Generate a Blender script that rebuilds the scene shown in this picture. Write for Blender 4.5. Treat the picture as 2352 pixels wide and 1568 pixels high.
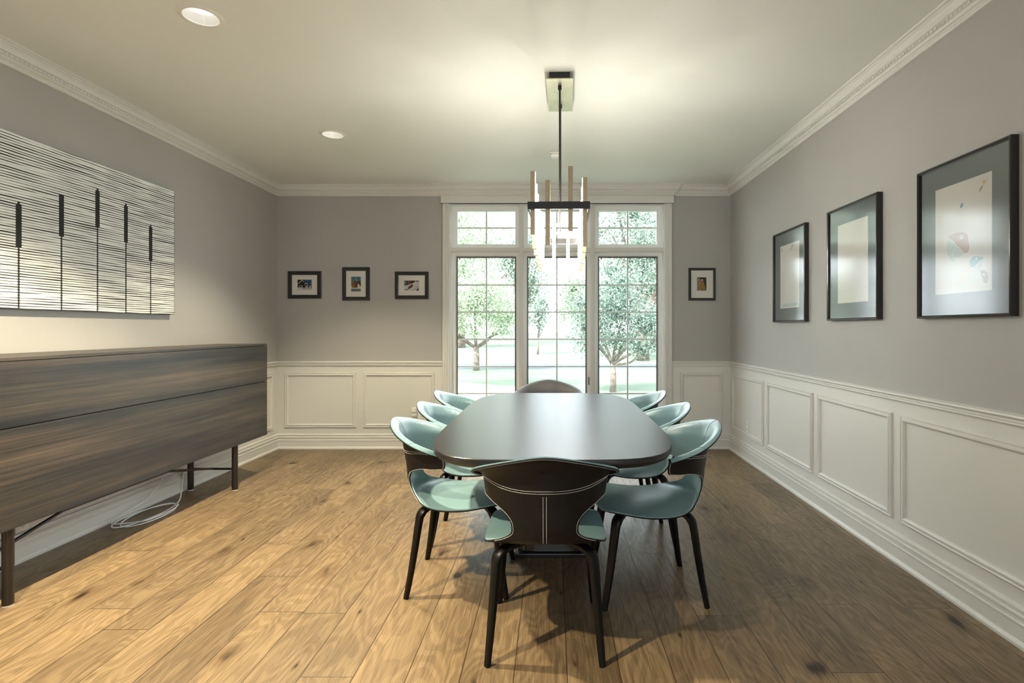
import bpy, bmesh, math, random
from mathutils import Vector, Matrix
import numpy as np
PI = math.pi
for o in list(bpy.data.objects):
    bpy.data.objects.remove(o)
scn = bpy.context.scene
COL = scn.collection

# ------------------------------------------------------------------ camera, world, sun, exposure
F, VX, VY, CZ = 1240.0, 1269.0, 754.0, 1.25
cam = bpy.data.objects.new('camera', bpy.data.cameras.new('camera'))
COL.objects.link(cam)
cam.location = (0, 0, CZ)
cam.rotation_euler = (PI/2, 0, 0)
cam.data.sensor_width = 36.0
cam.data.lens = F/2352*36.0
cam.data.shift_x = (1176-VX)/2352
cam.data.shift_y = (VY-784)/2352
cam.data.clip_start = 0.05
cam.data.clip_end = 400
scn.camera = cam

world = bpy.data.worlds.new('World'); scn.world = world
world.use_nodes = True
bg = world.node_tree.nodes['Background']
bg.inputs['Color'].default_value = (0.86, 0.96, 1.0, 1)
bg.inputs['Strength'].default_value = 3.5

sun = bpy.data.objects.new('sun', bpy.data.lights.new('sun', 'SUN'))
COL.objects.link(sun)
sun.data.energy = 8.0
sun.data.angle = math.radians(0.6)
sun.data.color = (1.0, 0.97, 0.88)
sun.rotation_euler = (math.radians(38), 0, math.radians(-35))

vs = scn.view_settings
vs.view_transform = 'Standard'; vs.look = 'None'; vs.gamma = 1.0; vs.use_curve_mapping = False
vs.exposure = 0.80

# added cool fill light behind the viewer, no window built there
rear = bpy.data.objects.new('rear_daylight', bpy.data.lights.new('rear_daylight', 'AREA'))
COL.objects.link(rear)
rear.data.shape = 'RECTANGLE'; rear.data.size = 2.6; rear.data.size_y = 1.9
rear.data.energy = 24; rear.data.color = (0.86, 0.95, 1.0)
rear.location = (0.1, -1.62, 1.35); rear.rotation_euler = (PI/2, 0, 0)

WARM = (1.0, 0.86, 0.59)
LEDC = (1.0, 0.95, 0.83)

# ------------------------------------------------------------------ node / material helpers
def newmat(name):
    m = bpy.data.materials.new(name); m.use_nodes = True
    nt = m.node_tree
    return m, nt, nt.nodes['Principled BSDF']

class NB:
    def __init__(s, nt): s.nt = nt
    def n(s, t, **kw):
        nd = s.nt.nodes.new(t)
        for k, v in kw.items(): setattr(nd, k, v)
        return nd
    def put(s, sock, v):
        if hasattr(v, 'links') or isinstance(v, bpy.types.NodeSocket): s.nt.links.new(v, sock)
        else: sock.default_value = v
    def m(s, op, a, b=None, c=None, clamp=False):
        nd = s.n('ShaderNodeMath', operation=op, use_clamp=clamp)
        s.put(nd.inputs[0], a)
        if b is not None: s.put(nd.inputs[1], b)
        if c is not None: s.put(nd.inputs[2], c)
        return nd.outputs[0]
    def coord(s, which='Object'): return s.n('ShaderNodeTexCoord').outputs[which]
    def sep(s, v):
        nd = s.n('ShaderNodeSeparateXYZ'); s.put(nd.inputs[0], v); return nd.outputs
    def comb(s, x, y, z):
        nd = s.n('ShaderNodeCombineXYZ')
        s.put(nd.inputs[0], x); s.put(nd.inputs[1], y); s.put(nd.inputs[2], z); return nd.outputs[0]
    def mapping(s, v, scale=(1, 1, 1), loc=(0, 0, 0)):
        nd = s.n('ShaderNodeMapping'); s.put(nd.inputs[0], v)
        nd.inputs['Scale'].default_value = scale; nd.inputs['Location'].default_value = loc
        return nd.outputs[0]
    def noise(s, v, scale=5, detail=4, rough=.5, dist=0.0):
        nd = s.n('ShaderNodeTexNoise'); s.put(nd.inputs['Vector'], v)
        nd.inputs['Scale'].default_value = scale; nd.inputs['Detail'].default_value = detail
        nd.inputs['Roughness'].default_value = rough; nd.inputs['Distortion'].default_value = dist
        return nd.outputs[0]
    def ramp(s, f, stops, interp='LINEAR'):
        nd = s.n('ShaderNodeValToRGB'); s.put(nd.inputs[0], f)
        cr = nd.color_ramp; cr.interpolation = interp
        while len(cr.elements) < len(stops): cr.elements.new(.5)
        for e, (p, c) in zip(cr.elements, stops):
            e.position = p; e.color = (c[0], c[1], c[2], 1)
        return nd.outputs[0]
    def mix(s, f, a, b, mode='MIX'):
        nd = s.n('ShaderNodeMix', data_type='RGBA', blend_type=mode)
        s.put(nd.inputs[0], f)
        s.put(nd.inputs[6], a if not isinstance(a, tuple) else (*a, 1))
        s.put(nd.inputs[7], b if not isinstance(b, tuple) else (*b, 1))
        return nd.outputs[2]
    def bump(s, h, strength=.2, dist=.01):
        nd = s.n('ShaderNodeBump'); s.put(nd.inputs['Height'], h)
        nd.inputs['Strength'].default_value = strength; nd.inputs['Distance'].default_value = dist
        return nd.outputs[0]

def paint(name, col, rough=.5, var=.03, scale=8, bump=.0, bscale=300, metal=0, coat=0, coatr=.1, spec=.5):
    m, nt, p = newmat(name); b = NB(nt)
    co = b.coord()
    nz = b.noise(co, scale, 3)
    lo = tuple(c*(1-var) for c in col); hi = tuple(min(1, c*(1+var)) for c in col)
    nt.links.new(b.ramp(nz, [(.3, lo), (.7, hi)]), p.inputs['Base Color'])
    p.inputs['Roughness'].default_value = rough
    p.inputs['Metallic'].default_value = metal
    p.inputs['Specular IOR Level'].default_value = spec
    p.inputs['Coat Weight'].default_value = coat
    p.inputs['Coat Roughness'].default_value = coatr
    if bump:
        nt.links.new(b.bump(b.noise(co, bscale, 2), bump, .002), p.inputs['Normal'])
    return m

def emit(name, col, strength):
    m, nt, p = newmat(name)
    nt.nodes.remove(p)
    e = nt.nodes.new('ShaderNodeEmission')
    e.inputs[0].default_value = (*col, 1); e.inputs[1].default_value = strength
    nt.links.new(e.outputs[0], nt.nodes['Material Output'].inputs[0])
    return m

def glassmat(name, rough=0.0, ior=1.45, tint=(1, 1, 1)):
    m, nt, p = newmat(name); nt.nodes.remove(p)
    tr = nt.nodes.new('ShaderNodeBsdfTransparent'); tr.inputs[0].default_value = (*tint, 1)
    gl = nt.nodes.new('ShaderNodeBsdfGlossy'); gl.inputs['Roughness'].default_value = rough
    fr = nt.nodes.new('ShaderNodeFresnel'); fr.inputs[0].default_value = ior
    mx = nt.nodes.new('ShaderNodeMixShader')
    ge = nt.nodes.new('ShaderNodeNewGeometry'); inv = nt.nodes.new('ShaderNodeMath'); inv.operation = 'SUBTRACT'
    inv.inputs[0].default_value = 1.0; nt.links.new(ge.outputs['Backfacing'], inv.inputs[1])
    mu = nt.nodes.new('ShaderNodeMath'); mu.operation = 'MULTIPLY'
    nt.links.new(fr.outputs[0], mu.inputs[0]); nt.links.new(inv.outputs[0], mu.inputs[1])
    nt.links.new(mu.outputs[0], mx.inputs[0]); nt.links.new(tr.outputs[0], mx.inputs[1])
    nt.links.new(gl.outputs[0], mx.inputs[2])
    nt.links.new(mx.outputs[0], nt.nodes['Material Output'].inputs[0])
    return m

M = {}
M['wall'] = paint('wall_paint', (.39, .38, .366), .55, .015, 3, .25, 260)
M['trim'] = paint('trim_paint', (.66, .655, .62), .38, .01, 3)
M['ceil'] = paint('ceiling_paint', (.75, .765, .72), .7, .01, 2, .1, 300)
M['sash'] = paint('sash_paint', (.80, .82, .80), .35, .01, 3)
M['muntin'] = paint('muntin_metal', (.72, .80, .80), .4, .01)
M['screen'] = paint('bronze_screen_frame', (.11, .09, .085), .45, .05)
M['black'] = paint('black_lacquer', (.012, .011, .010), .28, .1, 10, coat=.3)
M['blackmetal'] = paint('black_metal', (.022, .021, .020), .35, .1, 10, metal=.3)
M['bronze'] = paint('bronze_metal', (.045, .038, .034), .32, .1, 10, metal=.7)
M['brass'] = paint('soft_brass', (.40, .32, .21), .42, .06, 30, metal=.75)
M['plate'] = paint('canopy_brass', (.50, .47, .36), .38, .10, 12, metal=.8)
M['led'] = emit('led_strip', LEDC, 66)
M['bulb'] = emit('bulb_glow', (1, .95, .86), 1.7)
M['baffle'] = paint('white_baffle', (.62, .61, .58), .4, .01)
M['canvas'] = paint('black_canvas_paint', (.016, .018, .017), .85, .1, 60, .3, 200)
M['leather'] = paint('dark_saddle_leather', (.0080, .0066, .006), .5, .12, 25, .25, 500, spec=.24)
M['teal'] = paint('teal_leather', (.195, .322, .350), .30, .05, 12, .12, 420, coat=.3, coatr=.25)
M['teal_backlit'] = paint('teal_leather_backlit', (.125, .118, .126), .45, .05, 12, .12, 420)  # teal lining of the far chair, backlit shade put into its colour
M['seam'] = paint('teal_seam', (.14, .28, .27), .6, .05)
M['thread'] = paint('white_thread', (.78, .76, .72), .8, .05)
M['legwood'] = paint('black_stained_wood', (.004, .0037, .0035), .36, .15, 40, spec=.25)
M['table'] = paint('black_table_top', (.017, .015, .016), .33, .08, 6, .05, 600, spec=.45)
M['matgrey'] = paint('grey_mat_board', (.085, .10, .108), .8, .03)
M['matwhite'] = paint('white_mat_board', (.62, .60, .56), .8, .02)
M['paper'] = paint('art_paper', (.62, .605, .57), .9, .03, 14, .2, 200)
M['cable'] = paint('white_cable', (.78, .80, .80), .4, .02)
M['plastic'] = paint('white_plastic', (.78, .77, .72), .3, .01)
M['darkhole'] = paint('dark_slot', (.01, .01, .01), .6, 0)
M['pane'] = glassmat('window_glass', 0.0, 1.35)
M['pglass'] = glassmat('picture_glass', 0.13, 2.5)
M['bark'] = paint('bark', (.16, .135, .11), .9, .5, 9, .5, 40)
M['lawn'] = paint('lawn', (.088, .128, .085), .9, .14, 1.2)
M['road'] = paint('asphalt', (.065, .078, .10), .85, .06, 3)
M['concrete'] = paint('concrete', (.22, .217, .205), .85, .05, 3)
M['hedge'] = None

def flat(name, col, rough=.8):
    return paint(name, col, rough, .06, 60)

def leafmat(name, c1, c2, transl=.45):
    m, nt, p = newmat(name); b = NB(nt)
    rnd = b.n('ShaderNodeNewGeometry').outputs['Random Per Island']
    col = b.ramp(rnd, [(0, c1), (1, c2)])
    nt.links.new(col, p.inputs['Base Color'])
    p.inputs['Roughness'].default_value = .5
    tl = nt.nodes.new('ShaderNodeBsdfTranslucent'); nt.links.new(col, tl.inputs[0])
    mx = nt.nodes.new('ShaderNodeMixShader'); mx.inputs[0].default_value = transl
    nt.links.new(p.outputs[0], mx.inputs[1]); nt.links.new(tl.outputs[0], mx.inputs[2])
    nt.links.new(mx.outputs[0], nt.nodes['Material Output'].inputs[0])
    return m
M['leaf_dark'] = leafmat('dark_leaves', (.03, .075, .058), (.40, .50, .42))
M['leaf_pale'] = leafmat('pale_leaves', (.15, .24, .14), (.64, .70, .54))
M['leaf_mid'] = leafmat('mid_leaves', (.06, .12, .095), (.52, .60, .50))

def floor_material():
    m, nt, p = newmat('oak_planks'); b = NB(nt)
    co = b.coord()
    X, Y, Z = b.sep(co)
    W, L = .192, 1.95
    u = b.m('DIVIDE', b.m('SUBTRACT', X, .053), W)
    row = b.m('FLOOR', u); fu = b.m('SUBTRACT', u, row)
    wn = b.n('ShaderNodeTexWhiteNoise', noise_dimensions='1D'); nt.links.new(row, wn.inputs['W'])
    v = b.m('ADD', b.m('DIVIDE', Y, L), b.m('MULTIPLY', wn.outputs[0], 7.3))
    pl = b.m('FLOOR', v); fv = b.m('SUBTRACT', v, pl)
    wn2 = b.n('ShaderNodeTexWhiteNoise', noise_dimensions='2D')
    nt.links.new(b.comb(row, pl, 0.0), wn2.inputs['Vector'])
    r1 = wn2.outputs[0]
    offs = b.m('MULTIPLY', r1, 37.0)
    # warped grain coordinates, one offset per plank
    gx = b.m('ADD', X, offs); gy = b.m('ADD', b.m('MULTIPLY', Y, .05), b.m('MULTIPLY', offs, 1.7))
    wob = b.noise(b.comb(gx, b.m('MULTIPLY', Y, .45), offs), 6, 3, .5)
    gvec = b.comb(b.m('ADD', gx, b.m('MULTIPLY', b.m('SUBTRACT', wob, .5), .06)), gy, offs)
    g1 = b.noise(gvec, 95, 6, .65)
    rings = b.m('SINE', b.m('MULTIPLY', b.noise(b.comb(gx, b.m('MULTIPLY', Y, .35), offs), 5.0, 2, .4, .3), 90.0))
    broad = b.noise(b.comb(gx, b.m('MULTIPLY', Y, .4), offs), 3.2, 4, .55)
    base = b.ramp(r1, [(0, (.098, .071, .041)), (.3, (.165, .117, .066)), (.65, (.235, .165, .090)), (1, (.130, .094, .055))])
    col = b.mix(b.m('MULTIPLY', g1, .8), base, (.32, .225, .125))
    gr = b.ramp(g1, [(.36, (.66, .62, .58)), (.52, (1.0, 1.0, 1.0))])
    col = b.mix(.75, col, gr, 'MULTIPLY')
    rg = b.ramp(rings, [(.0, (.66, .63, .60)), (.40, (1, 1, 1))])
    col = b.mix(.55, col, rg, 'MULTIPLY')
    br = b.ramp(broad, [(.30, (.66, .64, .62)), (.52, (1, 1, 1)), (.75, (1.15, 1.13, 1.08))])
    col = b.mix(.8, col, br, 'MULTIPLY')
    fine = b.noise(b.comb(gx, b.m('MULTIPLY', Y, .02), offs), 330, 3, .6)
    col = b.mix(.8, col, b.ramp(fine, [(.34, (.62, .60, .57)), (.50, (1, 1, 1)), (.70, (1.10, 1.09, 1.07))]), 'MULTIPLY')
    vs2 = b.n('ShaderNodeTexVoronoi', feature='F1')
    nt.links.new(b.comb(b.m('MULTIPLY', X, 9.0), b.m('MULTIPLY', Y, 3.1), offs), vs2.inputs['Vector']); vs2.inputs['Scale'].default_value = 1.0
    col = b.mix(1.0, col, b.ramp(vs2.outputs['Distance'], [(.030, (.10, .08, .06)), (.055, (.62, .58, .53)), (.12, (1, 1, 1))]), 'MULTIPLY')
    # knots
    vo = b.n('ShaderNodeTexVoronoi', feature='F1')
    nt.links.new(b.comb(b.m('ADD', b.m('MULTIPLY', X, 3.1), b.m('MULTIPLY', b.m('SUBTRACT', wob, .5), .8)), b.m('MULTIPLY', Y, 1.5), offs), vo.inputs['Vector'])
    vo.inputs['Scale'].default_value = 1.0
    kn = b.ramp(b.m('ADD', vo.outputs['Distance'], b.m('MULTIPLY', b.m('SUBTRACT', g1, .5), .10)),
                [(.030, (.035, .027, .02)), (.055, (.30, .25, .20)), (.085, (.66, .61, .55)), (.19, (1, 1, 1))])
    col = b.mix(1.0, col, kn, 'MULTIPLY')
    # gaps between boards
    eu = b.m('MINIMUM', fu, b.m('SUBTRACT', 1.0, fu)); ev = b.m('MINIMUM', fv, b.m('SUBTRACT', 1.0, fv))
    gap = b.m('MINIMUM', b.m('MULTIPLY', eu, W), b.m('MULTIPLY', ev, L))
    gm = b.ramp(b.m('DIVIDE', gap, .01), [(.10, (.22, .18, .14)), (.24, (1, 1, 1))])
    col = b.mix(1.0, col, gm, 'MULTIPLY')
    nt.links.new(col, p.inputs['Base Color'])
    rr = b.ramp(g1, [(.3, (.48,)*3), (.7, (.36,)*3)])
    nt.links.new(rr, p.inputs['Roughness'])
    h = b.m('ADD', b.m('MULTIPLY', g1, .25), b.m('MULTIPLY', b.m('MINIMUM', b.m('DIVIDE', gap, .003), 1.0), .9))
    nt.links.new(b.bump(h, .35, .0015), p.inputs['Normal'])
    return m
M['floor'] = floor_material()

def sideboard_material():
    m, nt, p = newmat('smoked_oak_veneer'); b = NB(nt)
    co = b.coord(); X, Y, Z = b.sep(co)
    vec = b.comb(b.m('MULTIPLY', X, 1.0), b.m('MULTIPLY', Y, .035), Z)
    wob = b.noise(b.comb(X, b.m('MULTIPLY', Y, .25), Z), 4, 2)
    vec2 = b.comb(X, b.m('MULTIPLY', Y, .04), b.m('ADD', Z, b.m('MULTIPLY', wob, .025)))
    bands = b.noise(vec2, 9, 6, .68)
    fine = b.noise(b.comb(X, b.m('MULTIPLY', Y, .006), b.m('ADD', Z, b.m('MULTIPLY', wob, .02))), 150, 4, .6)
    col = b.ramp(bands, [(.34, (.009, .0095, .010)), (.45, (.028, .025, .022)), (.55, (.052, .041, .032)), (.66, (.092, .070, .052))])
    fr = b.ramp(fine, [(.36, (.50, .50, .50)), (.62, (1.25, 1.2, 1.15))])
    col = b.mix(.85, col, fr, 'MULTIPLY')
    nt.links.new(col, p.inputs['Base Color'])
    p.inputs['Roughness'].default_value = .42
    p.inputs['Coat Weight'].default_value = .12
    p.inputs['Coat Roughness'].default_value = .3
    nt.links.new(b.bump(fine, .15, .001), p.inputs['Normal'])
    return m
M['veneer'] = sideboard_material()

# ------------------------------------------------------------------ mesh helpers
class MB:
    def __init__(s): s.v = []; s.f = []; s.mi = []
    def add(s, vs_, fs, mi=0):
        k = len(s.v); s.v += [tuple(v) for v in vs_]
        for f in fs: s.f.append(tuple(i+k for i in f)); s.mi.append(mi)
        return s
    def box(s, x0, x1, y0, y1, z0, z1, mi=0):
        if x0 > x1: x0, x1 = x1, x0
        if y0 > y1: y0, y1 = y1, y0
        if z0 > z1: z0, z1 = z1, z0
        return s.add([(x0,y0,z0),(x1,y0,z0),(x1,y1,z0),(x0,y1,z0),(x0,y0,z1),(x1,y0,z1),(x1,y1,z1),(x0,y1,z1)],
                     [(3,2,1,0),(4,5,6,7),(0,1,5,4),(1,2,6,5),(2,3,7,6),(3,0,4,7)], mi)
    def ring_sweep(s, rings, closed=True, cap=True, mi=0):
        n = len(rings[0]); k = len(s.v)
        for r in rings: s.v += [tuple(p) for p in r]
        for i in range(len(rings)-1):
            for j in range(n if closed else n-1):
                a = k+i*n+j; b_ = k+i*n+(j+1) % n
                s.f.append((a, b_, b_+n, a+n)); s.mi.append(mi)
        if cap and closed:
            s.f.append(tuple(k+j for j in reversed(range(n)))); s.mi.append(mi)
            s.f.append(tuple(k+(len(rings)-1)*n+j for j in range(n))); s.mi.append(mi)
        return s
    def tube(s, pts, r, n=8, mi=0, cap=True):
        pts = [Vector(p) for p in pts]
        rr = r if isinstance(r, (list, tuple)) else [r]*len(pts)
        t0 = (pts[1]-pts[0]).normalized()
        up = Vector((0, 0, 1)) if abs(t0.z) < .9 else Vector((1, 0, 0))
        nx = t0.cross(up).normalized(); rings = []
        for i, p in enumerate(pts):
            t = (pts[min(i+1, len(pts)-1)]-pts[max(i-1, 0)]).normalized()
            nx = (nx-t*nx.dot(t)).normalized(); ny = t.cross(nx)
            rings.append([p+(nx*math.cos(2*PI*k/n)+ny*math.sin(2*PI*k/n))*rr[i] for k in range(n)])
        return s.ring_sweep(rings, True, cap, mi)
    def poly(s, pts, mi=0): return s.add(pts, [tuple(range(len(pts)))], mi)
    def build(s, name, mats, parent=None, smooth=False, loc=None, bevel=0, autosmooth=None):
        me = bpy.data.meshes.new(name)
        off = Vector(loc) if loc else Vector((0, 0, 0))
        me.from_pydata([(a-off.x, b-off.y, c-off.z) for a, b, c in s.v], [], s.f)
        if not isinstance(mats, (list, tuple)): mats = [mats]
        for m in mats: me.materials.append(m)
        me.polygons.foreach_set('material_index', s.mi)
        bm = bmesh.new(); bm.from_mesh(me)
        bmesh.ops.recalc_face_normals(bm, faces=bm.faces)
        bm.to_mesh(me); bm.free()
        if smooth: me.polygons.foreach_set('use_smooth', [True]*len(me.polygons))
        if autosmooth is not None:
            me.polygons.foreach_set('use_smooth', [True]*len(me.polygons))
            me.set_sharp_from_angle(angle=math.radians(autosmooth))
        me.update()
        o = bpy.data.objects.new(name, me); COL.objects.link(o)
        if loc: o.location = loc
        if parent is not None: o.parent = parent
        if bevel:
            md = o.modifiers.new('bevel', 'BEVEL'); md.width = bevel; md.segments = 2; md.limit_method = 'ANGLE'
        return o

def tag(o, label=None, cat=None, group=None, kind=None):
    if label: o['label'] = label
    if cat: o['category'] = cat
    if group: o['group'] = group
    if kind: o['kind'] = kind
    return o
def empty(name, loc=(0, 0, 0), rz=0):
    o = bpy.data.objects.new(name, None); COL.objects.link(o)
    o.location = loc; o.rotation_euler = (0, 0, rz); o.empty_display_size = .1
    return o
def struct(o, label, cat): return tag(o, label, cat, kind='structure')
def copy_tree(o, parent=None):
    c = o.copy(); COL.objects.link(c); c.parent = parent
    for ch in o.children: copy_tree(ch, c)
    return c
def catmull(P, n):
    P = [np.array(p, float) for p in P]; out = []
    for i in range(len(P)-1):
        p0 = P[max(i-1, 0)]; p1 = P[i]; p2 = P[i+1]; p3 = P[min(i+2, len(P)-1)]
        for k in range(n):
            t = k/n
            out.append(.5*((2*p1)+(-p0+p2)*t+(2*p0-5*p1+4*p2-p3)*t*t+(-p0+3*p1-3*p2+p3)*t**3))
    out.append(P[-1]); return out

# ------------------------------------------------------------------ room shell
XL, XR, YB, YR, ZC = -2.862, 1.852, 5.616, -1.7, 2.73
T = .14
RAIL = .885
# opening of the window group in the back wall
OX0, OX1, OZ0, OZ1 = -1.069, 1.164, .19, 2.545

b = MB().box(XL-T, XR+T, YR-T, YB+T, -.12, 0)
struct(b.build('floor', M['floor']), 'brown oak plank floor running towards the window wall', 'floor')

DL = [(-1.675, 4.12), (-1.668, 2.563), (-1.668, 1.0)]
def make_ceiling():
    bm = bmesh.new()
    out = [bm.verts.new(p) for p in ((XL-T, YR-T, ZC), (XR+T, YR-T, ZC), (XR+T, YB+T, ZC), (XL-T, YB+T, ZC))]
    edges = [bm.edges.new((out[i], out[(i+1) % 4])) for i in range(4)]
    for (x, y) in DL:
        c = [bm.verts.new((x+.078*math.cos(2*PI*k/40), y+.078*math.sin(2*PI*k/40), ZC)) for k in range(40)]
        edges += [bm.edges.new((c[k], c[(k+1) % 40])) for k in range(40)]
    bmesh.ops.triangle_fill(bm, edges=edges, use_beauty=True)
    for f in bm.faces:
        if f.normal.z > 0: f.normal_flip()
    r = bmesh.ops.extrude_face_region(bm, geom=bm.faces[:])
    for v in r['geom']:
        if isinstance(v, bmesh.types.BMVert): v.co.z += .1
    bmesh.ops.recalc_face_normals(bm, faces=bm.faces)
    me = bpy.data.meshes.new('ceiling'); bm.to_mesh(me); bm.free(); me.materials.append(M['ceil'])
    o = bpy.data.objects.new('ceiling', me); COL.objects.link(o); return o
struct(make_ceiling(), 'plain off white ceiling over the dining room', 'ceiling')

def wallmesh(boxes):
    b = MB()
    for (x0, x1, y0, y1, z0, z1) in boxes:
        if z0 < RAIL < z1:
            b.box(x0, x1, y0, y1, z0, RAIL, 1); b.box(x0, x1, y0, y1, RAIL, z1, 0)
        else: b.box(x0, x1, y0, y1, z0, z1, 1 if z1 <= RAIL else 0)
    return b
WM = [M['wall'], M['trim']]
struct(wallmesh([(XL-T, XL, YR-T, YB+T, 0, ZC)]).build('wall_left', WM), 'greige left wall above white wainscot behind the sideboard', 'wall')
struct(wallmesh([(XR, XR+T, YR-T, YB+T, 0, ZC)]).build('wall_right', WM), 'grey right wall above white panelled wainscot', 'wall')
struct(wallmesh([(XL, XR, YR-T, YR, 0, ZC)]).build('wall_rear', WM), 'greige wall behind the viewer', 'wall')
struct(wallmesh([(XL, OX0, YB, YB+T, 0, ZC), (OX1, XR, YB, YB+T, 0, ZC), (OX0, OX1, YB, YB+T, 0, OZ0), (OX0, OX1, YB, YB+T, OZ1, ZC)]).build('wall_back', WM),
       'greige far wall with the triple window', 'wall')

def run(mb, side, a, c, prof, ma=0, mc=0, base=0.0, mi=0):
    """extrude profile [(out, z)] along a wall from a to c; ma/mc: mitre sign at either end"""
    rings = []
    for (q, s_) in ((a, ma), (c, mc)):
        ring = []
        for (o, z) in prof:
            t = q+s_*o
            o2 = o+base
            if side == 'left': ring.append((XL+o2, t, z))
            elif side == 'right': ring.append((XR-o2, t, z))
            elif side == 'back': ring.append((t, YB-o2, z))
            else: ring.append((t, YR+o2, z))
        rings.append(ring)
    mb.ring_sweep(rings, True, True, mi)

BASE = [(0, 0), (.030, 0), (.030, .012), (.022, .024), (.018, .026), (.018, .082), (.021, .086), (.021, .092), (.015, .096),
        (.015, .112), (.020, .116), (.020, .123), (.012, .128), (.012, .138), (.016, .143), (.014, .150), (.004, .156), (0, .156)]
CAS0, CAS1 = -1.141, 1.241   # outer edges of the window casing
for side, segs in (('left', [(YR, YB, 1, -1)]), ('right', [(YR, YB, 1, -1)]), ('back', [(XL, CAS0, 1, 0), (CAS1, XR, 0, -1), (CAS0, CAS1, 0, 0)]), ('rear', [(XL, XR, 1, -1)])):
    mb = MB()
    for (a, c, ma, mc) in segs: run(mb, side, a, c, BASE, ma, mc)
    struct(mb.build('baseboard_'+side, M['trim']), {'left': 'white moulded baseboard under the sideboard', 'right': 'white moulded baseboard along the right wall',
           'back': 'white moulded baseboard under the window wall', 'rear': 'white baseboard behind the viewer'}[side], 'baseboard')

RAILP = [(0, .862), (.010, .862), (.014, .868), (.012, .873), (.016, .877), (.016, .884), (.013, .887), (.020, .891), (.024, .897), (.022, .903), (.008, .908), (0, .910)]
CROWN = [(0, 2.624), (.012, 2.625), (.015, 2.633), (.012, 2.640), (.018, 2.646), (.027, 2.650), (.032, 2.657), (.032, 2.661), (.036, 2.662), (.036, 2.676),
         (.040, 2.678), (.046, 2.680), (.047, 2.686), (.052, 2.698), (.060, 2.709), (.067, 2.714), (.069, 2.716), (.069, 2.721), (.078, 2.723), (.082, 2.729), (.082, 2.7298), (0, 2.7298)]
HX0, HX1, HB = -1.155, 1.255, .034   # frieze above the window stands forward of the wall
def beads(mb, side, a, c, base=0.0):
    n = int((c-a)/.026); st = (c-a)/n
    for i in range(n):
        t = a+(i+.2)*st; w = st*.62; o0, o1, z0, z1 = .034+base, .0405+base, 2.6635, 2.6750
        if side == 'left': mb.box(XL+o0, XL+o1, t, t+w, z0, z1)
        elif side == 'right': mb.box(XR-o1, XR-o0, t, t+w, z0, z1)
        else: mb.box(t, t+w, YB-o1, YB-o0, z0, z1)
TR = {'n': 0}
def trim(mb, label, cat='moulding', **k):
    TR['n'] += 1
    return struct(mb.build('trim_%d' % TR['n'], M['trim'], **k), label, cat)
mb = MB(); run(mb, 'left', YR, YB, CROWN, 1, -1); beads(mb, 'left', .3, YB-.05); trim(mb, 'white crown moulding with bead course on the left wall', 'crown moulding')
mb = MB(); run(mb, 'right', YR, YB, CROWN, 1, -1); beads(mb, 'right', .8, YB-.05); trim(mb, 'white crown moulding with bead course on the right wall', 'crown moulding')
mb = MB(); run(mb, 'rear', XL, XR, CROWN, 1, -1); trim(mb, 'white crown moulding behind the viewer', 'crown moulding')
mb = MB()
run(mb, 'back', XL, HX0, CROWN, 1, 0); run(mb, 'back', HX1, XR, CROWN, 0, -1)
run(mb, 'back', HX0, HX1, CROWN, -1, 1, base=HB); mb.box(HX0, HX1, YB-HB, YB, 2.624, 2.7298)
# mitred returns of the projecting crown back to the wall
for sx, hx in ((-1, HX0), (1, HX1)):
    mb.ring_sweep([[(hx+sx*o, YB-HB-o, z) for (o, z) in CROWN], [(hx+sx*o, YB, z) for (o, z) in CROWN]], True, True)
beads(mb, 'back', XL+.05, HX0-.06); beads(mb, 'back', HX1+.06, XR-.05); beads(mb, 'back', HX0-.03, HX1+.03, HB)
trim(mb, 'white crown moulding stepping forward over the window', 'crown moulding')
for side, segs, lb in (('left', [(YR, YB, 1, -1)], 'white chair rail on the left wall'), ('right', [(YR, YB, 1, -1)], 'white chair rail on the right wall'),
                   ('back', [(XL, CAS0, 1, 0), (CAS1, XR, 0, -1)], 'white chair rail on the window wall'), ('rear', [(XL, XR, 1, -1)], 'white chair rail behind the viewer')):
    mb = MB()
    for s_ in segs: run(mb, side, s_[0], s_[1], RAILP, s_[2], s_[3])
    trim(mb, lb, 'chair rail')

PANP = [(0, .000), (.009, .000), (.013, .005), (.010, .010), (.010, .017), (.015, .021), (.015, .027), (.008, .034), (0, .036)]  # (out, inward distance)
def panel(mb, side, a, c, z0, z1):
    def P(t, z, o):
        if side == 'left': return (XL+o, t, z)
        if side == 'right': return (XR-o, t, z)
        return (t, YB-o, z)
    rings = []
    for (ct, cz, st, sz) in ((a, z0, 1, 1), (c, z0, -1, 1), (c, z1, -1, -1), (a, z1, 1, -1), (a, z0, 1, 1)):
        rings.append([P(ct+st*d, cz+sz*d, o) for (o, d) in PANP])
    mb.ring_sweep(rings, True, False)
PZ0, PZ1 = .222, .792
mb = MB()
for (p0, p1) in ((655, 818), (835, 998), (1562, 1660)): panel(mb, 'back', (p0-VX)/220.8, (p1-VX)/220.8, PZ0, PZ1)
trim(mb, 'white picture frame panels on the window wall wainscot', 'wainscot panels')
mb = MB()
for k in range(8): panel(mb, 'right', 4.728-.895*k, 5.547-.895*k, PZ0, PZ1)
trim(mb, 'white picture frame panels along the right wall wainscot', 'wainscot panels')
mb = MB()
for k in range(8): panel(mb, 'left', 4.69-.895*k, 5.51-.895*k, PZ0, PZ1)
trim(mb, 'white picture frame panels on the left wall behind the sideboard', 'wainscot panels')

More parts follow.
